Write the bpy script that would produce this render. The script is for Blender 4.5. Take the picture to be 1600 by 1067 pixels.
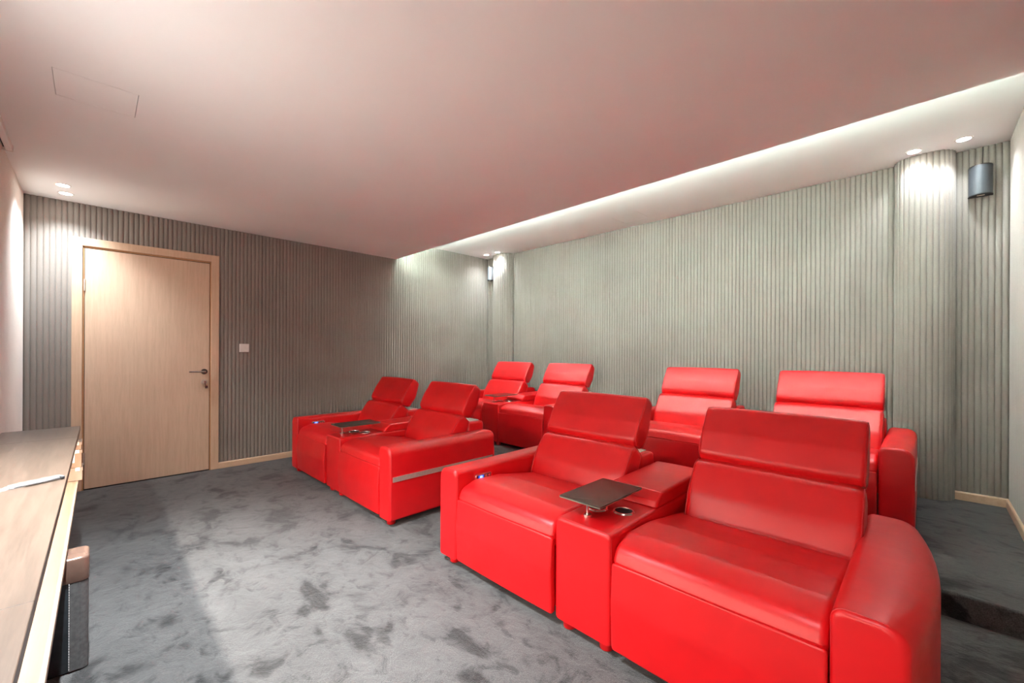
import bpy, math, random
from mathutils import Vector, Matrix
random.seed(7)
for o in list(bpy.data.objects):
    bpy.data.objects.remove(o, do_unlink=True)
scene = bpy.context.scene
COL = scene.collection
PI = math.pi

# ------------------------------------------------------------------ camera
F_PX, YAW, ROLL, CY, CAM_H = 650.4879, 0.78163, -0.0044955, 549.19, 1.1995
cd = bpy.data.cameras.new('camera')
cd.sensor_width = 36.0
cd.lens = F_PX / 1600.0 * 36.0
cd.shift_y = (CY - 533.5) / 1600.0
cd.clip_start = 0.01
cam = bpy.data.objects.new('camera', cd)
COL.objects.link(cam)
fw = Vector((-math.sin(YAW), math.cos(YAW), 0)); rt = Vector((math.cos(YAW), math.sin(YAW), 0)); up = Vector((0, 0, 1))
R = rt * math.cos(ROLL) - up * math.sin(ROLL)
U = rt * math.sin(ROLL) + up * math.cos(ROLL)
cam.matrix_world = Matrix(((R.x, U.x, -fw.x, 0), (R.y, U.y, -fw.y, 0), (R.z, U.z, -fw.z, CAM_H), (0, 0, 0, 1)))
scene.camera = cam

# ------------------------------------------------------------------ world, exposure, lamp strengths
w = bpy.data.worlds.new('world'); scene.world = w; w.use_nodes = True
w.node_tree.nodes['Background'].inputs[0].default_value = (0.02, 0.02, 0.02, 1)
scene.view_settings.view_transform = 'Standard'
scene.view_settings.look = 'None'
scene.view_settings.gamma = 1.0
scene.view_settings.use_curve_mapping = False
scene.view_settings.exposure = 2.55
scene.cycles.max_bounces = 10
scene.cycles.diffuse_bounces = 7
SPOT_W = 4.6
FRONT_FILL_W = 112.0
DESK_STRENGTH = 49.0
DESK_COL = (1.0, 0.91, 0.82)
SPOT_COL = (0.87, 0.95, 1.0)
COVE_STRENGTH = 85.0
COVE_COL = (0.79, 1.0, 0.93)

# ------------------------------------------------------------------ room numbers (metres)
XL, XR = -5.0808, 0.4198          # faces of the padded left and right walls
YB, YF = 4.546, -0.3885           # faces of the back and front walls
ZC, ZU = 2.4386, 2.7018           # low and raised ceiling
YE = 2.8839                       # edge of the low ceiling
YP, ZP = 2.752, 0.1145            # platform edge and height
ZBB = 0.062                       # baseboard height
PITCH, CH_D = 0.0343, 0.0075      # padded channel width and bulge
EPS_W = 0.0085                    # backing sits this far behind the channel face

# ------------------------------------------------------------------ materials
def newmat(name):
    m = bpy.data.materials.new(name); m.use_nodes = True
    nt = m.node_tree
    return m, nt, nt.nodes['Principled BSDF']
def N(nt, t, **k):
    n = nt.nodes.new(t)
    for a, b in k.items():
        if a in n.inputs.keys() if hasattr(n.inputs, 'keys') else False:
            n.inputs[a].default_value = b
        else:
            setattr(n, a, b)
    return n
def coords(nt, scale=(1, 1, 1), kind='Object'):
    tc = nt.nodes.new('ShaderNodeTexCoord'); mp = nt.nodes.new('ShaderNodeMapping')
    nt.links.new(tc.outputs[kind], mp.inputs[0]); mp.inputs['Scale'].default_value = scale
    return mp.outputs[0]
def world_coords(nt, scale=(1, 1, 1), rot=(0, 0, 0)):
    g = nt.nodes.new('ShaderNodeNewGeometry'); mp = nt.nodes.new('ShaderNodeMapping')
    nt.links.new(g.outputs['Position'], mp.inputs[0]); mp.inputs['Scale'].default_value = scale
    mp.inputs['Rotation'].default_value = rot
    return mp.outputs[0]
def noise(nt, vec, scale, detail=3, rough=0.5, dist=0.0):
    n = nt.nodes.new('ShaderNodeTexNoise'); nt.links.new(vec, n.inputs['Vector'])
    n.inputs['Scale'].default_value = scale; n.inputs['Detail'].default_value = detail
    n.inputs['Roughness'].default_value = rough; n.inputs['Distortion'].default_value = dist
    return n.outputs['Fac']
def ramp(nt, fac, stops):
    r = nt.nodes.new('ShaderNodeValToRGB'); nt.links.new(fac, r.inputs[0])
    e = r.color_ramp.elements
    while len(e) < len(stops): e.new(0.5)
    for i, (p, c) in enumerate(stops):
        e[i].position = p; e[i].color = (c[0], c[1], c[2], 1) if hasattr(c, '__len__') else (c, c, c, 1)
    return r.outputs[0]
def bump(nt, b, h, strength, dist=0.01, normal=None):
    n = nt.nodes.new('ShaderNodeBump'); nt.links.new(h, n.inputs['Height'])
    n.inputs['Strength'].default_value = strength; n.inputs['Distance'].default_value = dist
    if normal is not None: nt.links.new(normal, n.inputs['Normal'])
    if b is not None: nt.links.new(n.outputs[0], b.inputs['Normal'])
    return n.outputs[0]
def mixc(nt, fac, a, b, mode='MIX'):
    m = nt.nodes.new('ShaderNodeMix'); m.data_type = 'RGBA'; m.blend_type = mode
    for s, v in ((0, fac), (6, a), (7, b)):
        if isinstance(v, bpy.types.NodeSocket): nt.links.new(v, m.inputs[s])
        elif s == 0: m.inputs[0].default_value = v
        else: m.inputs[s].default_value = (v[0], v[1], v[2], 1)
    return m.outputs[2]
def plain(name, col, rough=0.5, metal=0.0, spec=0.5, nscale=None, namp=0.06, bumpv=0.0):
    m, nt, b = newmat(name)
    b.inputs['Roughness'].default_value = rough; b.inputs['Metallic'].default_value = metal
    b.inputs['Specular IOR Level'].default_value = spec
    v = coords(nt)
    f = noise(nt, v, nscale or 30, 3)
    lo = tuple(c * (1 - namp) for c in col); hi = tuple(min(1, c * (1 + namp)) for c in col)
    nt.links.new(ramp(nt, f, [(0.3, lo), (0.7, hi)]), b.inputs['Base Color'])
    if bumpv: bump(nt, b, f, bumpv, 0.002)
    return m
def make_leather():
    m, nt, b = newmat('red_leather')
    v = coords(nt)
    f = noise(nt, v, 6, 2)
    nt.links.new(ramp(nt, f, [(0.3, (0.61, 0.005, 0.008)), (0.7, (0.68, 0.006, 0.010))]), b.inputs['Base Color'])
    b.inputs['Roughness'].default_value = 0.36
    b.inputs['Specular IOR Level'].default_value = 0.5
    g = noise(nt, v, 420, 2, 0.6)
    n1 = bump(nt, None, noise(nt, v, 9, 2, 0.5), 0.10, 0.02)
    bump(nt, b, g, 0.10, 0.001, n1)
    return m
def make_velvet(name='grey_velvet', k=1.0):
    m, nt, b = newmat(name)
    v = world_coords(nt)
    big = noise(nt, v, 1.6, 4, 0.6)
    fine = noise(nt, v, 260, 2, 0.6)
    c1 = ramp(nt, big, [(0.3, (0.250 * k, 0.217 * k, 0.188 * k)), (0.7, (0.302 * k, 0.263 * k, 0.23 * k))])
    nt.links.new(mixc(nt, 0.12, c1, ramp(nt, fine, [(0.3, 0.15 * k), (0.7, 0.45 * k)])), b.inputs['Base Color'])
    b.inputs['Roughness'].default_value = 0.85
    b.inputs['Specular IOR Level'].default_value = 0.2
    b.inputs['Sheen Weight'].default_value = 0.35
    b.inputs['Sheen Roughness'].default_value = 0.4
    n1 = bump(nt, None, noise(nt, v, 24, 3), 0.05, 0.002)
    bump(nt, b, fine, 0.15, 0.001, n1)
    return m
def make_carpet():
    m, nt, b = newmat('charcoal_carpet')
    v = world_coords(nt, (1, 1.35, 1), (0, 0, 0.5))
    vv = world_coords(nt)
    patch = noise(nt, v, 3.4, 5, 0.6, 0.5)
    lay = noise(nt, v, 0.9, 3, 0.5, 0.4)
    mid = noise(nt, v, 11, 4, 0.65, 0.6)
    fine = noise(nt, vv, 230, 3, 0.7)
    t1 = ramp(nt, patch, [(0.38, 0.0), (0.455, 0.78), (0.62, 1.0)])
    t2 = ramp(nt, mid, [(0.34, 0.45), (0.46, 1.0)])
    c = mixc(nt, t1, (0.021, 0.0198, 0.0193), (0.104, 0.099, 0.096))
    c = mixc(nt, 1.0, c, t2, 'MULTIPLY')
    c = mixc(nt, 0.55, c, ramp(nt, lay, [(0.3, 0.45), (0.7, 1.0)]), 'MULTIPLY')
    c = mixc(nt, 0.75, c, ramp(nt, fine, [(0.28, 0.25), (0.72, 1.5)]), 'MULTIPLY')
    # desk shadow painted into the carpet colour, darker towards the front wall
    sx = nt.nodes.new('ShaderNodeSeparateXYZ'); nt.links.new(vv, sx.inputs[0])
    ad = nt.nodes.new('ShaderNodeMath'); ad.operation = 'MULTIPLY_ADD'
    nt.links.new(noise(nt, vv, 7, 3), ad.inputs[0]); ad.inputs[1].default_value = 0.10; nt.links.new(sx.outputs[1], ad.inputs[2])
    desk_shade = ramp(nt, ad.outputs[0], [(0.395, 0.62), (0.44, 1.0)])
    c = mixc(nt, 0.8, c, desk_shade, 'MULTIPLY')
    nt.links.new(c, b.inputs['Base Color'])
    b.inputs['Roughness'].default_value = 0.95
    b.inputs['Specular IOR Level'].default_value = 0.1
    b.inputs['Sheen Weight'].default_value = 0.25
    b.inputs['Sheen Roughness'].default_value = 0.5
    n1 = bump(nt, None, patch, 0.35, 0.05)
    n2 = bump(nt, None, mid, 0.45, 0.02, n1)
    bump(nt, b, fine, 0.7, 0.006, n2)
    return m
def make_wood(name, base, dark, rough=0.45, axis='z', scale=1.0, amp=1.0):
    m, nt, b = newmat(name)
    s = {'z': (26, 26, 1.6), 'x': (1.6, 26, 26), 'y': (26, 1.6, 26)}[axis]
    v = world_coords(nt, tuple(a * scale for a in s))
    f = noise(nt, v, 2.2, 6, 0.62, 0.35)
    g = noise(nt, v, 14, 3, 0.6)
    c = mixc(nt, 0.35, ramp(nt, f, [(0.32, dark), (0.62, base)]), ramp(nt, g, [(0.3, dark), (0.7, base)]))
    nt.links.new(c, b.inputs['Base Color'])
    b.inputs['Roughness'].default_value = rough
    bump(nt, b, f, 0.08 * amp, 0.002)
    return m
def make_emit(name, col, s):
    m, nt, b = newmat(name)
    b.inputs['Base Color'].default_value = (*col, 1)
    b.inputs['Emission Color'].default_value = (*col, 1); b.inputs['Emission Strength'].default_value = s
    return m
def make_tray():
    m, nt, b = newmat('dark_woven_tray')
    v = coords(nt)
    ch = nt.nodes.new('ShaderNodeTexChecker'); nt.links.new(v, ch.inputs[0]); ch.inputs['Scale'].default_value = 260
    ch.inputs[1].default_value = (0.02, 0.017, 0.014, 1); ch.inputs[2].default_value = (0.085, 0.07, 0.055, 1)
    nt.links.new(ch.outputs[0], b.inputs['Base Color']); b.inputs['Roughness'].default_value = 0.22
    bump(nt, b, ch.outputs['Fac'], 0.12, 0.0006)
    return m
def make_plastic():
    m, nt, b = newmat('clear_plastic_film')
    b.inputs['Base Color'].default_value = (0.95, 0.95, 0.96, 1); b.inputs['Roughness'].default_value = 0.12
    b.inputs['Alpha'].default_value = 0.07
    v = coords(nt); bump(nt, b, noise(nt, v, 90, 3), 0.8, 0.004)
    return m
M = {
 'leather': make_leather(), 'velvet': make_velvet(), 'pale_velvet': make_velvet('pale_grey_velvet', 2.9), 'light_velvet': make_velvet('light_grey_velvet', 1.45), 'carpet': make_carpet(),
 'piping': plain('red_piping', (0.56, 0.010, 0.016), 0.5),
 'ceiling': plain('white_ceiling_paint', (0.88, 0.875, 0.865), 0.85, spec=0.2, nscale=3, namp=0.008),
 'door': make_wood('pale_oak_door', (0.71, 0.52, 0.375), (0.60, 0.425, 0.295), 0.5, 'z', 1.0, 0.6),
 'casing': make_wood('pale_oak_casing', (0.70, 0.50, 0.35), (0.60, 0.41, 0.275), 0.5, 'z', 1.0, 0.5),
 'rebate': plain('oak_rebate', (0.50, 0.26, 0.12), 0.6),
 'skirt': make_wood('pale_oak_skirting', (0.70, 0.50, 0.345), (0.58, 0.39, 0.255), 0.5, 'y', 0.6),
 'desk': make_wood('brown_oak_top', (0.115, 0.076, 0.054), (0.068, 0.045, 0.031), 0.32, 'x', 0.8),
 'shelf': make_wood('pale_oak_shelf', (0.30, 0.215, 0.15), (0.25, 0.175, 0.12), 0.45, 'x', 0.8),
 'black': plain('matt_black', (0.012, 0.012, 0.013), 0.6),
 'dark_metal': plain('dark_metal', (0.10, 0.085, 0.08), 0.3, 0.9),
 'chrome': plain('chrome', (0.80, 0.78, 0.76), 0.18, 1.0, namp=0.02),
 'brushed': plain('brushed_metal', (0.60, 0.50, 0.44), 0.38, 0.55, nscale=60, namp=0.08),
 'white': plain('white_plastic', (0.80, 0.76, 0.73), 0.4, namp=0.02),
 'rod_grey': plain('grey_plastic', (0.20, 0.185, 0.18), 0.4),
 'felt': plain('white_felt', (0.8, 0.78, 0.76), 0.9),
 'tray': make_tray(), 'trayedge': plain('tray_edge', (0.30, 0.26, 0.21), 0.35, 0.6),
 'speaker': plain('graphite_speaker_cloth', (0.060, 0.066, 0.074), 0.45, 0.3, nscale=200),
 'speaker_light': plain('silver_speaker_cloth', (0.19, 0.20, 0.215), 0.45, 0.3, nscale=200),
 'card': plain('cardboard', (0.28, 0.175, 0.11), 0.8, nscale=40),
 'card2': plain('pale_cardboard', (0.33, 0.225, 0.16), 0.8, nscale=40),
 'paper': plain('white_paper', (0.82, 0.82, 0.80), 0.8, namp=0.02),
 'tape': plain('pale_tape', (0.82, 0.72, 0.62), 0.4),
 'grey_leather': plain('grey_leather', (0.085, 0.083, 0.082), 0.45, nscale=90, namp=0.25, bumpv=0.3),
 'dark_leather': plain('dark_glossy_leather', (0.028, 0.033, 0.038), 0.25, nscale=20, namp=0.25),
 'bronze': plain('bronze_gloss', (0.17, 0.10, 0.075), 0.22, 0.35),
 'bronze_dark': plain('bronze_inset', (0.16, 0.085, 0.06), 0.1, 0.3),
 'blue_led': make_emit('blue_led', (0.02, 0.10, 0.75), 0.16),
 'pale_led': make_emit('pale_led', (0.35, 0.55, 1.0), 0.22),
 'lamp': make_emit('lamp_diffuser', (1.0, 0.97, 0.93), 8.0),
 'strip': make_emit('led_strip', COVE_COL, COVE_STRENGTH),
 'desk_strip': make_emit('desk_led_strip', DESK_COL, DESK_STRENGTH),
 'film': make_plastic(),
}

# ------------------------------------------------------------------ mesh helpers
def mesh_obj(name, verts, faces, mat, parent=None, loc=(0, 0, 0), smooth=35):
    me = bpy.data.meshes.new(name)
    me.from_pydata([tuple(v) for v in verts], [], faces); me.update()
    import bmesh
    bm = bmesh.new(); bm.from_mesh(me); bmesh.ops.recalc_face_normals(bm, faces=bm.faces); bm.to_mesh(me); bm.free()
    me.materials.append(M[mat] if isinstance(mat, str) else mat)
    if smooth:
        for p in me.polygons: p.use_smooth = True
        me.set_sharp_from_angle(angle=math.radians(smooth))
    o = bpy.data.objects.new(name, me); COL.objects.link(o)
    o.location = loc
    if parent is not None: o.parent = parent
    return o
def loft(rings, caps=True):
    n = len(rings[0]); V = [p for r in rings for p in r]; Fc = []
    for i in range(len(rings) - 1):
        for j in range(n):
            k = (j + 1) % n
            Fc.append((i * n + j, i * n + k, (i + 1) * n + k, (i + 1) * n + j))
    if caps:
        Fc.append(tuple(range(n))[::-1]); Fc.append(tuple((len(rings) - 1) * n + j for j in range(n)))
    return V, Fc
def merge(*parts):
    V, Fc = [], []
    for v, f in parts:
        b = len(V); V += list(v); Fc += [tuple(i + b for i in q) for q in f]
    return V, Fc
def rpoly(pts, n=5):
    """closed 2-D polygon with rounded corners; pts = (p, q, radius)"""
    out = []; L = len(pts)
    for i in range(L):
        a = Vector(pts[i - 1][:2]); b = Vector(pts[i][:2]); c = Vector(pts[(i + 1) % L][:2]); r = pts[i][2]
        u = (a - b); v = (c - b); lu, lv = u.length, v.length; u /= lu; v /= lv
        ang = math.acos(max(-1, min(1, u.dot(v))))
        if r <= 0 or ang > PI - 0.01: out.append((b.x, b.y)); continue
        t = min(r / math.tan(ang / 2), lu * 0.48, lv * 0.48)
        p0 = b + u * t; p1 = b + v * t
        for k in range(n + 1):
            s = k / n
            q = p0 * (1 - s) ** 2 + b * (2 * s * (1 - s) * 0.86 + 0) + p1 * s ** 2
            wgt = (1 - s) ** 2 + 2 * s * (1 - s) * 0.86 + s ** 2
            q = q / wgt
            out.append((q.x, q.y))
    return out
def rrect(p0, p1, q0, q1, r, n=5):
    if not hasattr(r, '__len__'): r = (r,) * 4
    return rpoly([(p0, q0, r[0]), (p1, q0, r[1]), (p1, q1, r[2]), (p0, q1, r[3])], n)
def prism(prof, axis, a0, a1, r0=0.0, r1=0.0, crown=0.0, nseg=4, nmid=1, anchor=None):
    """sweep a 2-D profile along an axis; ends rounded by r0 / r1, middle crowned"""
    ps = [p[0] for p in prof]; qs = [p[1] for p in prof]
    cp, cq = (min(ps) + max(ps)) / 2, (min(qs) + max(qs)) / 2
    hp, hq = (max(ps) - min(ps)) / 2, (max(qs) - min(qs)) / 2
    if anchor is not None: cq = anchor; hq = max(qs) - anchor
    st = []
    if r0 > 0:
        for k in range(nseg): th = PI / 2 * k / nseg; st.append((a0 + r0 * (1 - math.sin(th)) * 0 + r0 * (1 - math.cos(th)), r0 * (1 - math.sin(th))))
    s0 = a0 + r0; s1 = a1 - r1
    for k in range(nmid + 1): st.append((s0 + (s1 - s0) * k / nmid, 0.0))
    if r1 > 0:
        for k in range(nseg - 1, -1, -1): th = PI / 2 * k / nseg; st.append((a1 - r1 * (1 - math.cos(th)), r1 * (1 - math.sin(th))))
    rings = []
    for t, ins in st:
        s = (2 * t - a0 - a1) / (a1 - a0)
        ins = ins + crown * s * s
        kp, kq = 1 - ins / hp, 1 - ins / hq
        ring = []
        for p, q in prof:
            P, Q = cp + (p - cp) * kp, cq + (q - cq) * kq
            ring.append((t, P, Q) if axis == 'x' else (P, t, Q) if axis == 'y' else (P, Q, t))
        rings.append(ring)
    return loft(rings)
def box(x0, x1, y0, y1, z0, z1, r=0.0, n=2):
    if r <= 0:
        V = [(x, y, z) for z in (z0, z1) for y in (y0, y1) for x in (x0, x1)]
        return V, [(0, 2, 3, 1), (4, 5, 7, 6), (0, 1, 5, 4), (2, 6, 7, 3), (0, 4, 6, 2), (1, 3, 7, 5)]
    return prism(rrect(x0, x1, y0, y1, r, n), 'z', z0, z1, r, r, nseg=n)
def cyl(c, r, z0, z1, n=20, bev=0.0, r2=None):
    r2 = r if r2 is None else r2
    zs = [(z0, r - bev), (z0 + bev, r), (z1 - bev, r2), (z1, r2 - bev)] if bev else [(z0, r), (z1, r2)]
    return loft([[(c[0] + q * math.cos(2 * PI * k / n), c[1] + q * math.sin(2 * PI * k / n), z) for k in range(n)] for z, q in zs])
def ring_lathe(c, prof, n=24):
    """lathe a closed (r,z) profile round the z axis"""
    V, Fc = [], []; m = len(prof)
    for k in range(n):
        a = 2 * PI * k / n
        V += [(c[0] + r * math.cos(a), c[1] + r * math.sin(a), z) for r, z in prof]
    for k in range(n):
        k2 = (k + 1) % n
        for j in range(m):
            j2 = (j + 1) % m
            Fc.append((k * m + j, k2 * m + j, k2 * m + j2, k * m + j2))
    return V, Fc
def tube(pts, r, n=6, closed=False):
    pts = [Vector(p) for p in pts]; L = len(pts); rings = []; prev = None
    for i, p in enumerate(pts):
        a = pts[i - 1] if (i > 0 or closed) else p
        b = pts[(i + 1) % L] if (i < L - 1 or closed) else p
        d = (b - a).normalized()
        ref = Vector((0, 0, 1)) if abs(d.z) < 0.9 else Vector((1, 0, 0))
        if prev is not None and (prev - d * prev.dot(d)).length > 1e-4: s = (prev - d * prev.dot(d)).normalized()
        else: s = d.cross(ref).normalized()
        prev = s; t = d.cross(s)
        rings.append([tuple(p + (s * math.cos(2 * PI * k / n) + t * math.sin(2 * PI * k / n)) * r) for k in range(n)])
    if closed:
        rings.append(rings[0]); return loft(rings, caps=False)
    return loft(rings)
def part(name, vf, mat, parent=None, smooth=35, label=None, loc=(0, 0, 0)):
    o = mesh_obj(name, vf[0], vf[1], mat, parent, loc, smooth)
    if label: o['label'] = label
    return o
def tag(o, label, cat, group=None):
    o['label'] = label; o['category'] = cat
    if group: o['group'] = group
    return o
def struct(o, label=None):
    o['kind'] = 'structure'
    if label: o['label'] = label
    return o
def empty(name, loc):
    o = bpy.data.objects.new(name, None); COL.objects.link(o); o.location = loc; o.empty_display_size = 0.1
    return o
def copy_child(o, parent, loc):
    c = o.copy(); COL.objects.link(c); c.parent = parent; c.location = loc
    return c

# ------------------------------------------------------------------ setting: floor, platform, walls, ceilings
BX0, BX1, BY0, BY1 = XL - EPS_W, XR + EPS_W, YF - EPS_W, YB + EPS_W
def plate(xs, ys, holes, z0, z1):
    V, Fc = [], []
    for i in range(len(xs) - 1):
        for j in range(len(ys) - 1):
            if (i, j) in holes: continue
            Fc.append(tuple(range(len(V), len(V) + 4))); V += [(xs[i], ys[j], z0), (xs[i + 1], ys[j], z0), (xs[i + 1], ys[j + 1], z0), (xs[i], ys[j + 1], z0)]
            Fc.append(tuple(range(len(V), len(V) + 4))); V += [(xs[i], ys[j], z1), (xs[i + 1], ys[j], z1), (xs[i + 1], ys[j + 1], z1), (xs[i], ys[j + 1], z1)]
            for di, dj, a, b in ((-1, 0, (xs[i], ys[j]), (xs[i], ys[j + 1])), (1, 0, (xs[i + 1], ys[j]), (xs[i + 1], ys[j + 1])),
                                 (0, -1, (xs[i], ys[j]), (xs[i + 1], ys[j])), (0, 1, (xs[i], ys[j + 1]), (xs[i + 1], ys[j + 1]))):
                ni, nj = i + di, j + dj
                if (ni, nj) in holes or ni < 0 or nj < 0 or ni >= len(xs) - 1 or nj >= len(ys) - 1:
                    Fc.append(tuple(range(len(V), len(V) + 4))); V += [(*a, z0), (*b, z0), (*b, z1), (*a, z1)]
    return V, Fc
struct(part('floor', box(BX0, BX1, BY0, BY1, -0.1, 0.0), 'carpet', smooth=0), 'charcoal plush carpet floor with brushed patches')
# platform with a soft, slightly ragged carpet nose
def platform():
    prof = rpoly([(YP, 0.0, 0), (BY1, 0.0, 0), (BY1, ZP, 0), (YP, ZP, 0.016)], 4)
    rings = []
    nx = 220
    for k in range(nx + 1):
        x = BX0 + (BX1 - BX0) * k / nx
        j1, j2 = random.uniform(-.003, .003), random.uniform(-.002, .002)
        rings.append([(x, y + (j1 if y < YP + .02 and z > .02 else 0), z + (j2 if y < YP + .03 and z > .05 else 0)) for y, z in prof])
    return loft(rings)
struct(part('platform', platform(), 'carpet', smooth=50), 'carpeted riser platform under the rear row of recliners')

T = 0.12
walls = {}
walls['left'] = struct(part('wall_left', box(BX0 - T, BX0, BY0 - T, BY1 + T, 0, 2.85), 'velvet', smooth=0), 'grey wall padded with vertical velvet channels, with the door')
walls['right'] = struct(part('wall_right', box(BX1, BX1 + T, BY0 - T, BY1 + T, 0, 2.85), 'light_velvet', smooth=0), 'pale grey padded wall beside the platform')
walls['back'] = struct(part('wall_back', box(BX0, BX1, BY1, BY1 + T, 0, 2.85), 'velvet', smooth=0), 'grey channel-padded wall behind the rear recliners')
walls['front'] = struct(part('wall_front', box(BX0, BX1, BY0 - T, BY0, 0, 2.85), 'pale_velvet', smooth=0), 'pale grey padded wall behind the long desk')

HX = (-3.003, -2.722); HY = (-0.131, 0.156)
struct(part('ceiling', plate([BX0, HX[0], HX[1], BX1], [BY0, HY[0], HY[1], YE], {(1, 1)}, ZC, ZC + 0.07), 'ceiling', smooth=0), 'low white ceiling glowing pink from the red chairs')
H2X = (-2.497, -2.190); H2Y = (4.075, 4.362)
YCOVE = 2.42
struct(part('ceiling_raised', plate([BX0, H2X[0], H2X[1], BX1], [YCOVE, H2Y[0], H2Y[1], BY1], {(1, 1)}, ZU, ZU + 0.07), 'ceiling', smooth=0), 'raised white ceiling strip over the rear row')
struct(part('ceiling_cove', box(BX0, BX1, YCOVE - 0.05, YCOVE, ZC + 0.07, ZU + 0.07), 'ceiling', smooth=0), 'white back of the light cove')
struct(part('added_cove_lip', box(BX0, BX1, YE - .03, YE, ZC + .07, ZC + .10), 'ceiling', smooth=0), 'unseen white lip added at the edge of the low ceiling to screen the light strip')  # unseen lip, added to keep direct strip light off the back wall
g = 0.0025
tag(part('access_panel', box(HX[0] + g, HX[1] - g, HY[0] + g, HY[1] - g, ZC + 0.0005, ZC + 0.02), 'ceiling', smooth=0), 'square flush access panel in the low ceiling above the desk', 'panel')
tag(part('access_panel', box(H2X[0] + g, H2X[1] - g, H2Y[0] + g, H2Y[1] - g, ZU + 0.0005, ZU + 0.02), 'ceiling', smooth=0), 'small flush access panel in the raised ceiling above the rear row', 'panel')
for nm, hx, hy, z in (('ceiling_backing', HX, HY, ZC + 0.07), ('ceiling_backing', H2X, H2Y, ZU + 0.07)):
    struct(part(nm, box(hx[0] - .03, hx[1] + .03, hy[0] - .03, hy[1] + .03, z, z + .02), 'ceiling', smooth=0))

# LED strip lying in the cove on top of the low ceiling
strip = empty('cove_light', (0, 2.76, ZC + 0.07))
tag(strip, 'long hidden light strip in the cove between the low and raised ceilings', 'light')
part('housing', box(BX0 + .06, BX1 - .06, -.014, .014, 0, .012), 'white', strip, 0)
part('diffuser', box(BX0 + .07, BX1 - .07, -.010, .010, .012, .020), 'strip', strip, 0)

# padded channels ------------------------------------------------------
def channel_mesh(h, wid=PITCH, d=CH_D, n=8):
    """upright padded strip, bulging to +y, width along x, base at z = 0; wall plane at y = 0"""
    prof = [(-wid / 2, -0.001)]
    for k in range(n + 1):
        s = -1 + 2 * k / n
        prof.append((s * wid / 2, d * (1 - abs(s) ** 2.6)))
    prof.append((wid / 2, -0.001))
    v, f = loft([[(p, q, 0) for p, q in prof], [(p, q, h) for p, q in prof]])
    return v, f
chan_cache = {}
def add_channel(parent, x, y, z0, z1, rz, wid=PITCH, d=CH_D, mat='velvet'):
    key = (round(z1 - z0, 4), round(wid, 4), d, mat)
    if key not in chan_cache:
        v, f = channel_mesh(z1 - z0, wid, d)
        o = mesh_obj('channel', v, f, mat, parent, (x, y, z0), 60)
        chan_cache[key] = o
    else:
        o = chan_cache[key].copy(); COL.objects.link(o); o.parent = parent; o.location = (x, y, z0)
    o.rotation_euler = (0, 0, rz)
    return o
DOOR_Y0, DOOR_Y1, DOOR_Z = -0.1252, 0.9003, 2.15
base = EPS_W - CH_D
def run_channels(parent, a0, a1, place):
    n = round((a1 - a0) / PITCH); wdt = (a1 - a0) / n
    for k in range(n): place(parent, a0 + wdt * (k + .5), wdt)
def left_place(p, y, wd):
    x = XL - CH_D
    zt = ZC if y < YE - .005 else ZU
    zb = ZBB if y < YP else ZP + ZBB
    if DOOR_Y0 + .012 < y < DOOR_Y1 - .012: zb = DOOR_Z - .004
    add_channel(p, x, y, zb - .004, zt + .001, -PI / 2, wd)
run_channels(walls['left'], YF, 0.8463, left_place)
run_channels(walls['left'], 0.8463, YE, left_place)
run_channels(walls['left'], YE, YB, left_place)
def right_place(p, y, wd):
    zt = ZC if y < YE - .005 else ZU
    zb = ZBB if y < YP else ZP + ZBB
    add_channel(p, XR + CH_D, y, zb - .004, zt + .001, PI / 2, wd, CH_D, 'light_velvet')
run_channels(walls['right'], YF, YE, right_place)
run_channels(walls['right'], YE, YB, right_place)
def front_place(p, x, wd): add_channel(p, x, YF - CH_D, ZBB - .004, ZC + .001, 0, wd, CH_D, 'pale_velvet')
run_channels(walls['front'], XL, XR, front_place)
def back_place(p, x, wd): add_channel(p, x, YB + CH_D, ZP + ZBB - .004, ZU + .001, PI, wd)
COLS = {'trim_1': (-4.868, -4.482), 'trim_2': (-0.182, 0.160)}
run_channels(walls['back'], XL, COLS['trim_1'][0], back_place)
run_channels(walls['back'], COLS['trim_1'][1], COLS['trim_2'][0], back_place)
run_channels(walls['back'], COLS['trim_2'][1], XR, back_place)
# two rounded pilasters wrapped in the same padding
for nm, (x0, x1) in COLS.items():
    cx, hw, dep = (x0 + x1) / 2, (x1 - x0) / 2 - .006, 0.150
    pts = []
    NN = 240
    for k in range(NN + 1):
        a = PI * k / NN
        c, s = -math.cos(a), math.sin(a)
        pts.append(Vector((cx + hw * math.copysign(abs(c) ** (2 / 2.3), c), YB - dep * abs(s) ** (2 / 2.3))))
    core = [(p.x + (cx - p.x) * .035, p.y + .004) for p in pts[::6]] + [(pts[-1].x, BY1 + .01), (pts[0].x, BY1 + .01)]
    colm = part(nm, loft([[(p[0], p[1], ZP - .01) for p in core], [(p[0], p[1], ZU + .002) for p in core]]), 'velvet', smooth=40)
    struct(colm, {'trim_1': 'rounded padded pilaster in the far left corner', 'trim_2': 'rounded padded pilaster beside the right corner'}[nm])
    cum = [0.0]
    for k in range(NN): cum.append(cum[-1] + (pts[k + 1] - pts[k]).length)
    n = round(cum[-1] / PITCH); wd = cum[-1] / n
    def at_len(s):
        for k in range(NN):
            if cum[k + 1] >= s:
                t = (s - cum[k]) / (cum[k + 1] - cum[k]); return pts[k].lerp(pts[k + 1], t)
        return pts[-1]
    for i in range(n):
        a, b = at_len(i * wd), at_len((i + 1) * wd)
        mpt = (a + b) / 2; d = (b - a)
        rz = math.atan2(d.y, d.x) + PI
        add_channel(colm, mpt.x, mpt.y, ZP - .002, ZU + .001, rz, d.length, CH_D)

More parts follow.
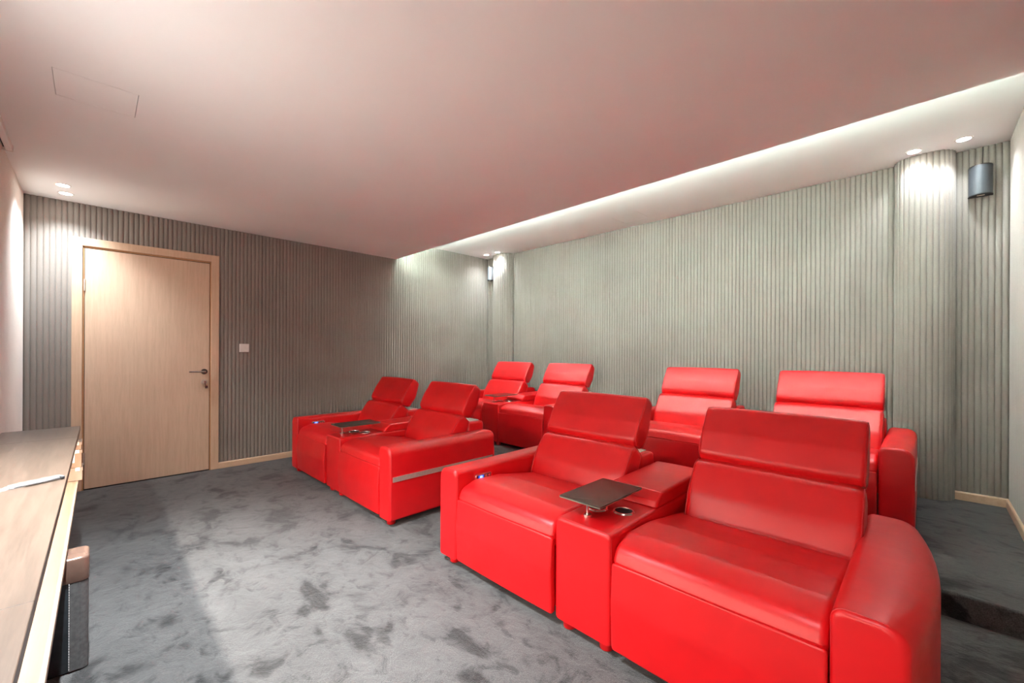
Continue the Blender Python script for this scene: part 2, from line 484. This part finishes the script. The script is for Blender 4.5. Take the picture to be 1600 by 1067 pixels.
# skirting boards
def skirting(name, vf, label): struct(part(name, vf, 'skirt', smooth=30), label)
def skirt_profile(t=0.016, h=ZBB): return rpoly([(0, 0, 0), (t, 0, 0), (t, h - .008, .003), (t - .006, h, .003), (0, h, 0)], 2)
sp = skirt_profile()
skirting('baseboard_left', merge(prism([(XL - .004 + p, q) for p, q in sp], 'y', DOOR_Y1, YP), prism([(XL - .004 + p, q) for p, q in sp], 'y', YF, DOOR_Y0)), 'pale oak skirting beside the door')
skirting('baseboard_left_platform', prism([(XL - .004 + p, q + ZP) for p, q in sp], 'y', YP, YB), 'pale oak skirting on the platform under the left wall')
skirting('baseboard_back', merge(prism([(YB + .004 - p, q + ZP) for p, q in sp], 'x', COLS['trim_2'][1] - .01, XR - .002),
                                 prism([(YB + .004 - p, q + ZP) for p, q in sp], 'x', COLS['trim_1'][1] - .01, COLS['trim_2'][0] + .01),
                                 prism([(YB + .004 - p, q + ZP) for p, q in sp], 'x', XL + .002, COLS['trim_1'][0] + .01)), 'pale oak skirting under the back wall')
skirting('baseboard_right_platform', prism([(XR + .004 - p, q + ZP) for p, q in sp], 'y', YP, YB), 'pale oak skirting on the platform under the right wall')
skirting('baseboard_right', prism([(XR + .004 - p, q) for p, q in sp], 'y', YF, YP), 'pale oak skirting under the right wall')
skirting('baseboard_front', prism([(YF - .004 + p, q) for p, q in sp], 'x', XL, XR), 'pale oak skirting under the front wall')

# door -----------------------------------------------------------------
door = empty('door_1', (XL, (DOOR_Y0 + DOOR_Y1) / 2, 0)); struct(door, 'pale oak flush door with dark lever handle')
dyc = (DOOR_Y0 + DOOR_Y1) / 2
hw = (DOOR_Y1 - DOOR_Y0) / 2; iw0, iw1 = -0.0615 - dyc, 0.8365 - dyc; zi = 2.083
for a0, a1 in ((-hw, iw0), (iw1, hw)):
    part('jamb', box(-.008, .012, a0, a1, 0, DOOR_Z, .002, 1), 'casing', door)
part('head', box(-.008, .012, iw0, iw1, zi, DOOR_Z, .002, 1), 'casing', door)
for a0, a1 in ((iw0, iw0 + .010), (iw1 - .010, iw1)):
    part('rebate', box(-.008, -.002, a0, a1, 0, zi), 'rebate', door, 0)
part('rebate', box(-.008, -.002, iw0, iw1, zi - .014, zi), 'rebate', door, 0)
leaf = part('leaf', box(-.008, .000, iw0 + .014, iw1 - .014, .010, zi - .019, .0015, 1), 'door', door)
part('gap', box(-.008, -.005, iw0 + .009, iw1 - .009, .0, zi - .010), 'black', door, 0)
part('hinge', cyl((.004, iw0 + .012), .006, 1.70, 1.80, 10), 'brushed', door)
part('hinge', cyl((.004, iw0 + .012), .006, 0.22, 0.32, 10), 'brushed', door)
def xcyl(x0, x1, y, z, r, n=20):
    return loft([[(x, y + r * math.cos(2 * PI * k / n), z + r * math.sin(2 * PI * k / n)) for k in range(n)] for x in (x0, x1)])
hy = 0.781 - dyc
part('handle_rose', xcyl(0, .010, hy, .987, .027), 'dark_metal', leaf)
part('handle_lever', merge(xcyl(.010, .045, hy, .987, .010, 12), tube([(.045, hy + .006, .987), (.050, hy - .01, .988), (.050, hy - .125, .990)], .0085, 8)), 'chrome', leaf)
part('lock_rose', xcyl(0, .010, hy, .885, .026), 'brushed', leaf)
part('key', merge(xcyl(.010, .022, hy, .885, .009, 10), box(.022, .048, hy - .012, hy + .012, .872, .898, .003, 1)), 'chrome', leaf)
part('key_tag', merge(tube([(.040, hy, .872), (.042, hy + .004, .858), (.040, hy + .010, .846)], .003, 6), box(.037, .043, hy + .002, hy + .024, .822, .848, .002, 1)), 'dark_metal', leaf)

# light switch
sw = empty('light_switch', (XL, 1.1225, 1.2245)); tag(sw, 'small white square switch plate on the padded wall right of the door', 'switch')
part('plate', box(-.006, .009, -.0435, .0435, -.0435, .0435, .003, 2), 'white', sw)
part('rocker', box(.009, .0115, -.036, .036, -.036, .036, .001, 1), 'white', sw)

# recessed downlights ----------------------------------------------------
def downlight(x, y, z, label, tilt=0.0, power=SPOT_W, cone=130, blend=0.85):
    d = empty('downlight', (x, y, z)); tag(d, label, 'light', 'ceiling downlights in pairs')
    part('bezel', ring_lathe((0, 0), [(.036, .0), (.036, -.004), (.046, -.003), (.048, .0)]), 'white', d)
    part('lens', cyl((0, 0), .0365, -.0035, -.0005, 24), 'lamp', d)
    ld = bpy.data.lights.new('downlight_beam', 'SPOT'); ld.energy = power; ld.color = SPOT_COL
    ld.spot_size = math.radians(cone); ld.spot_blend = blend; ld.shadow_soft_size = 0.016
    lo = bpy.data.objects.new('beam', ld); COL.objects.link(lo); lo.parent = d; lo.location = (0, 0, -.012); lo.rotation_euler = (math.radians(tilt), 0, 0)
    return d
downlight(-4.842, -0.153, ZC, 'ceiling downlight nearest the door corner, the outer of its pair', 0, 12.5, 116, 1.0)
downlight(-4.615, -0.162, ZC, 'ceiling downlight by the door corner, the inner of its pair', 0, 12.5, 116, 1.0)
downlight(-4.846, 4.308, ZU, 'raised-ceiling downlight above the far left speaker')
downlight(-4.602, 4.311, ZU, 'raised-ceiling downlight in front of the far left pilaster')
downlight(-0.064, 4.300, ZU, 'raised-ceiling downlight in front of the right pilaster')
downlight(0.187, 4.291, ZU, 'raised-ceiling downlight above the dark right speaker')
for x, pw, lab in ((0.187, 16.0, 'ceiling downlight of the front right corner, the outer of its pair'), (-0.064, 16.0, 'ceiling downlight of the front right corner, the inner of its pair'),
                   (-1.72, FRONT_FILL_W, 'unseen fill downlight added in front of the middle of the desk, right of its pair'), (-1.97, FRONT_FILL_W, 'unseen fill downlight added in front of the middle of the desk, left of its pair')):  # middle pair is unseen, added as fill for the front and the low ceiling
    downlight(x, -0.155 if x > -1 else 0.0, ZC, lab, 0, pw, 94 if x < -1 else 104, 1.0)

# ------------------------------------------------------------------ recliners
SW, AW, CW, GAP = 0.680, 0.155, 0.275, 0.006
ARM_D, ARM_H = 0.985, 0.538
FOOT = 0.045
def foot(parent, x, y):
    f = part('foot', cyl((x, y), .028, 0, FOOT + .006, 16, .004, .032), 'leather', parent)
    part('felt_pad', cyl((x, y), .030, FOOT - .002, FOOT + .004, 12), 'felt', f, 35)
def arm(parent, x0, x1, outer, ARM_H=ARM_H, bulge=0.0):
    # outer = -1 when the outer side faces -x
    ro, ri = .060, .034
    prof = rrect(x0, x1, FOOT, ARM_H, (.012, .012, ri if outer < 0 else ro, ro if outer < 0 else ri), 6)
    av, af = prism(prof, 'y', 0.0, ARM_D, .016, .050, 0.0, 5, 10, anchor=FOOT)
    xm = (x0 + x1) / 2
    if bulge:
        av = [(x + outer * bulge * math.sin(PI * min(1, max(0, y / ARM_D))) ** .7 * max(0, (x - xm) * outer / ((x1 - x0) / 2)), y, z) for x, y, z in av]
    a = part('arm', (av, af), 'leather', parent, 40)
    # piping round the front face
    cxm = (x0 + x1) / 2; hwid = (x1 - x0) / 2
    pp = []
    for p, q in prof:
        if q > FOOT + .02: pp.append((cxm + (p - cxm) * (1 - .002 / hwid), .013, FOOT + (q - FOOT) * (1 - .0015 / (ARM_H - FOOT))))
    i0 = max(range(len(pp)), key=lambda i: (pp[i][0] > cxm, -pp[i][2]))
    pp = [(pp[0][0], .013, FOOT + .02)] + pp if pp[0][0] > cxm else pp
    pp.append((pp[-1][0], .013, FOOT + .02))
    part('piping', tube(pp, .0028, 6), 'piping', a)
    xo = x0 if outer < 0 else x1
    xi = x1 if outer < 0 else x0
    s = outer
    if not bulge: part('side_strip', box(min(xo - s * .004, xo + s * .0035), max(xo - s * .004, xo + s * .0035), .022, ARM_D - .05, .308, .342), 'brushed', a, 0, 'brushed metal strip along the outer side')
    # control pill on the inner side
    yy0, yy1, zz0, zz1 = .135, .262, .457, .490
    pr = rrect(yy0, yy1, zz0, zz1, .0155, 5)
    t = -s
    xa, xb = (xi - .004, xi + .006) if t > 0 else (xi - .006, xi + .004)
    c = part('control_panel', prism(pr, 'x', xa, xb, .0015, .0015, nseg=2), 'chrome', a, 35, 'small chrome control pill with a blue lit button')
    c.location.z = -.03 if s > 0 else 0
    return a, (xi, t)
def backrest_profiles(dy, dz, lean=0.0, dh=0.0):
    L = math.radians(29) + lean
    u = Vector((math.sin(L), math.cos(L))); n = Vector((-math.cos(L), math.sin(L)))
    P0 = Vector((.575 + dy, .375)); P1 = Vector((.575 + dy, .375)) + u * (.352 + dz)
    thk = .125
    def V3(v, r): return (v.x, v.y, r)
    low = rpoly([V3(P0 - n * thk, .03), V3(P0, .03), V3(P0 + u * .16 + n * .030, .16), V3(P1 - u * .035 + n * .010, .05), V3(P1 - n * .030, .018), V3(P1 - n * thk - u * .02, .03)], 6)
    L2 = L + math.radians(2)
    u2 = Vector((math.sin(L2), math.cos(L2))); n2 = Vector((-math.cos(L2), math.sin(L2)))
    Q0 = P1 - u * .012 - n * .004
    Q1 = Q0 + u2 * (.300 + dh)
    head = rpoly([V3(Q0 - n2 * .105 + u2 * .010, .03), V3(Q0 - n2 * .028 + u2 * 0, .016), V3(Q0 + u2 * .025 + n2 * .008, .04), V3(Q0 + u2 * .14 + n2 * .014, .15), V3(Q1, .030), V3(Q1 - n2 * .085 - u2 * .012, .035), V3(Q0 + u2 * .13 - n2 * .125, .10)], 6)
    return low, head, Q0, n2, u2
def recliner(x0, y0, z0, side, label, dy=0.0, dz=0.0, lean=0.0, dh=0.0, bx=0.0, arm_h=ARM_H, bulge=0.0):
    """x0 = left edge of the seat, side = -1 arm on the left, +1 arm on the right"""
    r = empty('recliner', (x0 + SW / 2, y0, z0)); tag(r, label, 'recliner', 'red leather cinema recliners')
    h = SW / 2 - .004
    seat = rpoly([(.000, .392, .004), (.018, .446, .06), (.115, .482, .09), (.30, .474, .15), (.70, .405, .02), (.70, .31, .02), (.02, .33, .02)], 7)
    part('seat', prism(seat, 'x', -h, h, .022, .022, .008, 5, 8, anchor=.392), 'leather', r, 40)
    leg = rpoly([(.002, .389, .008), (-.012, .24, .25), (.000, FOOT, .012), (.038, FOOT + .004, .010), (.030, .382, .008)], 6)
    part('footrest', prism(leg, 'x', -h, h, .012, .012, .003, 4, 4), 'leather', r, 40)
    part('footrest_panel', box(-h + .02, h - .002, .044, .062, FOOT + .02, .29, .004, 1), 'leather', r)
    part('seat_side', box(-h + .004, h - .004, .05, .80, .275, .345, .01, 2), 'leather', r)
    part('mechanism', box(-h + .05, h - .05, .09, .80, .06, .27), 'black', r, 0)
    low, head, Q0, n2, u2 = backrest_profiles(dy, dz, lean, dh)
    b = part('backrest', prism(low, 'x', -h + .006, h - .006, .028, .028, .004, 5, 8), 'leather', r, 40)
    hd = part('headrest', prism(head, 'x', -h + .008, h - .008, .022, .022, .004, 5, 8), 'leather', r, 40)
    b.location.x = hd.location.x = bx
    for prof, prt, hh in ((low, b, h - .006), (head, hd, h - .008)):
        ps = [p[0] for p in prof]; qs = [p[1] for p in prof]
        cp, cq = (min(ps) + max(ps)) / 2, (min(qs) + max(qs)) / 2
        hp, hq = (max(ps) - min(ps)) / 2, (max(qs) - min(qs)) / 2
        for s in (-1, 1):
            k1, k2 = 1 - .010 / hp, 1 - .010 / hq
            part('piping', tube([(s * (hh - .0055), cp + (p - cp) * k1, cq + (q - cq) * k2) for p, q in prof], .0024, 5, True), 'piping', prt)
    sh = part('back_shell', prism(rpoly([(.80, .06, .02), (.985, .06, .02), (.985, .602, .035), (.815, .602, .02)], 5), 'x', -h + .004, h - .004, .02, .02, 0, 4, 1), 'leather', r, 40)
    part('top_plate', box(-h + .05, h - .05, .835, .965, .600, .606, .002, 1), 'brushed', sh)
    hc = Q0 + u2 * .10 - n2 * .10
    for s in (-.17, -.145, .145, .17):
        part('headrest_post', tube([(s, max(.85, hc.x - .06), .60), (s, hc.x, hc.y)], .006, 8), 'chrome', hd)
    if side < 0:
        a, (xi, t) = arm(r, -SW / 2 - AW, -SW / 2 - .001, -1, arm_h, bulge)
    else:
        a, (xi, t) = arm(r, SW / 2 + .001, SW / 2 + AW, 1, arm_h, bulge)
    cp = [c for c in a.children if c.name.startswith('control_panel')][0]
    xa = xi + t * .0062
    def slab(nm, ya, yb, za, zb, mt):
        dzc = -.03 if side > 0 else 0
        p = part(nm, box(min(xa, xa + t * .0012), max(xa, xa + t * .0012), ya, yb, za + dzc, zb + dzc), mt, a, 0)
        return p
    slab('control_face', .146, .252, 0.4635, 0.4835, 'dark_metal')
    xa += t * .0012
    slab('lit_button', .156, .196, 0.4645, 0.4825, 'blue_led')
    slab('button', .206, .222, 0.4670, 0.4800, 'chrome'); slab('button', .230, .246, 0.4670, 0.4800, 'chrome')
    xa += t * .0012
    slab('button_icon', .166, .186, 0.4680, 0.4790, 'pale_led')
    sx = (-SW / 2 - AW / 2) if side < 0 else (SW / 2 + AW / 2)
    for yy in (.055, ARM_D - .07): foot(r, sx, yy)
    foot(r, (h - .04) * (1 if side < 0 else -1), ARM_D - .07)
    return r
def console(xc, y0, z0, label):
    c = empty('armrest_console', (xc, y0, z0)); tag(c, label, 'console', 'armrest consoles between paired recliners')
    h = CW / 2
    prof = rrect(-h, h, FOOT, .482, (.01, .01, .022, .022), 5)
    body = part('body', prism(prof, 'y', 0.0, ARM_D, .014, .02, 0, 4, 4, anchor=FOOT), 'leather', c, 40)
    pp = [(p * (1 - .002 / h), .0115, FOOT + (q - FOOT) * .996) for p, q in prof if q > FOOT + .02]
    part('piping', tube([(pp[0][0], .0115, FOOT + .02)] + pp + [(pp[-1][0], .0115, FOOT + .02)], .0024, 6), 'piping', body)
    part('lid', prism(rpoly([(.392, .484, .004), (.405, .512, .014), (.455, .545, .022), (.97, .552, .02), (.97, .484, .005)], 5), 'x', -h + .001, h - .001, .016, .016, .002, 4, 4, anchor=.484), 'leather', c, 40)
    for x, y in ((-.062, .215), (.046, .262)):
        q = part('cup_holder', ring_lathe((x, y), [(.037, .481), (.038, .487), (.045, .4875), (.0485, .4815)], 28), 'chrome', c)
        part('cup_well', cyl((x, y), .0385, .4815, .4845, 24), 'black', q)
    px, py = -.036, .098
    t = part('tray_post', merge(cyl((px, py), .0195, .481, .495, 20, .002), cyl((px, py), .0062, .494, .552, 12)), 'chrome', c)
    tx0, tx1, ty0, ty1 = -.150, .062, .045, .400
    tr = part('tray', box(tx0, tx1, ty0, ty1, .556, .562, .0015, 1), 'tray', c)
    part('tray_rim', box(tx0 + .001, tx1 - .001, ty0 + .001, ty1 - .001, .5515, .5562), 'trayedge', tr, 0)
    part('tray_hinge', cyl((px, py), .022, .547, .552, 20), 'dark_metal', tr)
    part('tray_knob', cyl((px + .01, .27), .014, .545, .552, 12), 'chrome', tr)
    for sx in (-h + .045, h - .045):
        for yy in (.05, ARM_D - .06): foot(c, sx, yy)
    return c
def pair(x_left, y0, z0, labels, opts=((0, 0, 0), (0, 0, 0))):
    xa = x_left + AW
    recliner(xa, y0, z0, -1, labels[0], *opts[0])
    xc = xa + SW + GAP + CW / 2
    console(xc, y0 + .012, z0, labels[1])
    xb = xc + CW / 2 + GAP
    recliner(xb, y0, z0, 1, labels[2], *opts[1])
pair(-4.512, 1.412, 0, ('red recliner nearest the door, leftmost of the front row', 'red console with tray between the two front recliners nearest the door', 'front-row red recliner beside the aisle, metal strip along its right arm'))
pair(-1.985, 1.412, 0, ('red recliner in the middle front, left of the big tray console', 'large foreground red console with tray, cup holders and padded lid', 'largest red recliner in the right foreground with wide right arm'), ((0, 0, 0, .02), (0, .0, 0, .0, .03, .512, .066)))
pair(-4.600, 3.275, ZP, ('rear-row red recliner in the far left corner', 'red console with tray between the two far rear recliners', 'rear-row red recliner second from the far corner, beside the aisle'), ((0, .03, 0), (0, .03, 0)))
pair(-1.995, 3.235, ZP, ('rear-row red recliner seen above the middle front recliner', 'red console hidden mostly behind the foreground headrests, in the rear row', 'rear-row red recliner at the right end by the pilaster'), ((-.10, .03, 0), (-.10, .03, 0)))

# ------------------------------------------------------------------ long desk under the front wall
desk = empty('desk', (-1.6, -0.22, 0)); tag(desk, 'long brown oak desk with pale lower shelf along the left edge', 'desk')
desk.rotation_euler = (0, 0, -0.0095)
DX0, DX1, DYF, DYB, DZ = -3.53 + 1.6, 0.36 + 1.6, -0.0675 + .22, YF + .026 + .22, 0.75
SHF = -0.0695 + .22
for a, b in ((DX0, -3.095 + 1.6), (-3.095 + 1.6, -1.132 + 1.6), (-1.132 + 1.6, DX1)):
    part('top_panel', box(a + .0005, b - .0005, DYB, DYF, DZ - .028, DZ, .001, 1), 'desk', desk)
part('shelf', box(DX0 + .02, DX1, DYB, SHF, .445, .470, .0015, 1), 'shelf', desk)
part('back_panel', box(DX0 + .02, DX1, DYB, DYB + .012, .470, DZ - .028), 'shelf', desk, 0)
for x in (DX0 + .05, -1.132 + 1.6, DX1 - .03):
    part('side_panel', box(x - .012, x + .012, DYB, DYF - .09, .0, .445), 'shelf', desk, 0)
    part('divider', box(x - .012, x + .012, DYB + .012, DYB + .04, .470, DZ - .028), 'shelf', desk, 0)
# slim light strip under the desk top, lighting the shelf niche and the carpet in front
hs = part('light_strip', box(DX0 + .10, DX1 - .06, -.092, -.068, DZ - .033, DZ - .028), 'white', desk, 0, 'slim light strip under the desk top')
part('diffuser', box(DX0 + .11, DX1 - .07, -.088, -.072, DZ - .037, DZ - .033), 'desk_strip', hs, 0)

# plastic-wrapped rods on the desk
it = empty('wrapped_rods', (-2.11, -0.135, DZ)); it.rotation_euler = (0, 0, math.radians(27))
tag(it, 'plastic-wrapped white and dark rods lying on the desk top', 'accessory')
part('white_rod', box(-.008, .008, -.062, .055, .001, .011, .004, 2), 'rod_grey', it)
part('dark_rod', box(.012, .021, -.030, .056, .002, .010, .003, 2), 'grey_leather', it)
part('black_end', box(.010, .024, .056, .066, .001, .013, .002, 1), 'black', it)
def film():
    rings = []
    for k in range(15):
        y = -.085 + .148 * k / 14
        wv = .022 if k > 2 else .012 + .004 * k
        hh = .016 if k > 2 else .006 + .003 * k
        rings.append([(.006 + wv * math.cos(2 * PI * j / 12) * random.uniform(.85, 1.1), y + random.uniform(-.002, .002), max(.0006, hh * .5 + hh * .5 * math.sin(2 * PI * j / 12) * random.uniform(.8, 1.1))) for j in range(12)])
    return loft(rings)
part('plastic_sleeve', film(), 'film', it, 60)

# cartons on the shelf
cx0, cx1, cyf = -3.462, -3.343, -0.0374
def carton(z0, z1, dx, dyf, mat, label, lab=False, flap=True):
    e = empty('carton', ((cx0 + cx1) / 2, -.17, z0)); tag(e, label, 'box', 'cardboard boxes on the desk shelf')
    hx = (cx1 - cx0) / 2 - dx; yf = cyf + .17 - dyf; hgt = z1 - z0
    part('body', box(-hx, hx, -.13, yf, 0, hgt - .003, .002, 1), mat, e)
    part('lid_flap', box(-hx - .001, hx + .002, -.131, yf + .0015, hgt - .016, hgt), 'card2', e, 0)
    part('tape', box(-hx + .02, hx + .0035, yf - .028, yf - .010, hgt - .017, hgt + .0006), 'tape', e, 0)
    if lab: part('sticker', box(hx, hx + .0016, yf - .095, yf - .028, hgt * .30, hgt * .80), 'paper', e, 0)
    return e
carton(.4705, .542, 0, 0, 'card2', 'pale cardboard box standing directly on the desk shelf')
carton(.543, .640, .002, .003, 'card', 'cardboard box with white sticker, in the middle of the stack', True)
carton(.641, .684, .006, .004, 'card', 'flat cardboard box on top of the stack beside the door')

# leather-clad bin under the shelf
bn = empty('leather_bin', (-2.37, -0.16, 0)); tag(bn, 'black leather box with bronze rim standing under the desk shelf', 'bin')
bx0, bx1, by0, by1, bh = .005, .125, -.15, .150, .424
part('body', prism(rrect(bx0, bx1, by0, by1, .020, 5), 'z', 0.004, bh - .090, .004, 0), 'dark_leather', bn, 40)
cpnl = part('corner_panel', merge(box(bx1 - .003, bx1 + .004, by1 - .050, by1 - .018, .006, bh - .092, .002, 1), prism(rrect(bx1 - .06, bx1 + .003, by1 - .04, by1 + .003, .022, 6), 'z', .005, bh - .092)), 'grey_leather', bn, 40)
stv = [box(bx1 + .0038, bx1 + .0050, by1 - .049, by1 - .0475, .014 + .0095 * k, .020 + .0095 * k) for k in range(34)]
st = part('stitching', merge(*stv), 'felt', cpnl, 0); st['kind'] = 'stuff'
rim = part('rim', prism(rrect(bx0 - .004, bx1 + .005, by0 - .004, by1 + .005, .024, 5), 'z', bh - .090, bh, .001, .010), 'bronze', bn, 40)
part('rim_inset', box(bx1 + .0045, bx1 + .0065, by0 + .02, by1 - .055, bh - .078, bh - .014), 'bronze_dark', rim, 0)

# slim ceiling-mounted casing for the projector screen, against the front wall
sc = empty('screen_casing', (-1.8, -0.36, 2.401)); tag(sc, 'slim white screen casing at the top left edge under the ceiling', 'screen')
ct = ZC - 2.401
part('front_lip', box(-2.14, 2.10, -.014, .014, 0, ct, .003, 1), 'white', sc)
part('rear_lip', box(-2.14, 2.10, -.0275, -.0235, .002, ct), 'white', sc, 0)
part('slot', box(-2.135, 2.095, -.0235, -.014, .016, .018), 'black', sc, 0)
part('end_cap', box(-2.148, -2.140, -.0275, .017, -.003, ct), 'white', sc, 0)
part('end_cap', box(2.100, 2.106, -.0275, .017, -.003, ct), 'white', sc, 0)

# ------------------------------------------------------------------ wall speakers
def speaker(xc, mat, label, cable):
    s = empty('wall_speaker', (xc, YB, 2.335)); tag(s, label, 'speaker', 'half-round speakers in the back corners')
    wd, dp, ht = .060, .105, .215
    prof = [(-wd, -.012)] + [(-wd * math.cos(PI * k / 24), -.022 - (dp - .022) * math.sin(PI * k / 24)) for k in range(25)] + [(wd, -.012)]
    part('grille', prism(prof, 'z', .006, ht - .006), mat, s, 40)
    big = [(p * 1.03, q - (.002 if q < -.02 else 0)) for p, q in prof]
    part('top_cap', prism(big, 'z', ht - .006, ht, 0, .002), 'dark_metal', s, 40)
    bc = part('bottom_cap', prism(big, 'z', 0, .006, .002, 0), 'black', s, 40)
    part('badge', box(-.020, .018, -.075, -.055, -.0016, .001), 'brushed', bc, 0)
    part('bracket', box(-.03, .03, -.013, .004, .04, .17), 'black', s, 0)
    if cable: part('cable', tube([(.012, -.006, ht - .01), (.012, -.004, ht + .05), (.013, -.004, ZU - 2.337)], .0022, 6), 'black', s)
speaker(0.280, 'speaker', 'dark grey half-round speaker in the right corner niche', True)
speaker(-4.950, 'speaker_light', 'silver grey half-round speaker in the far left corner niche', False)
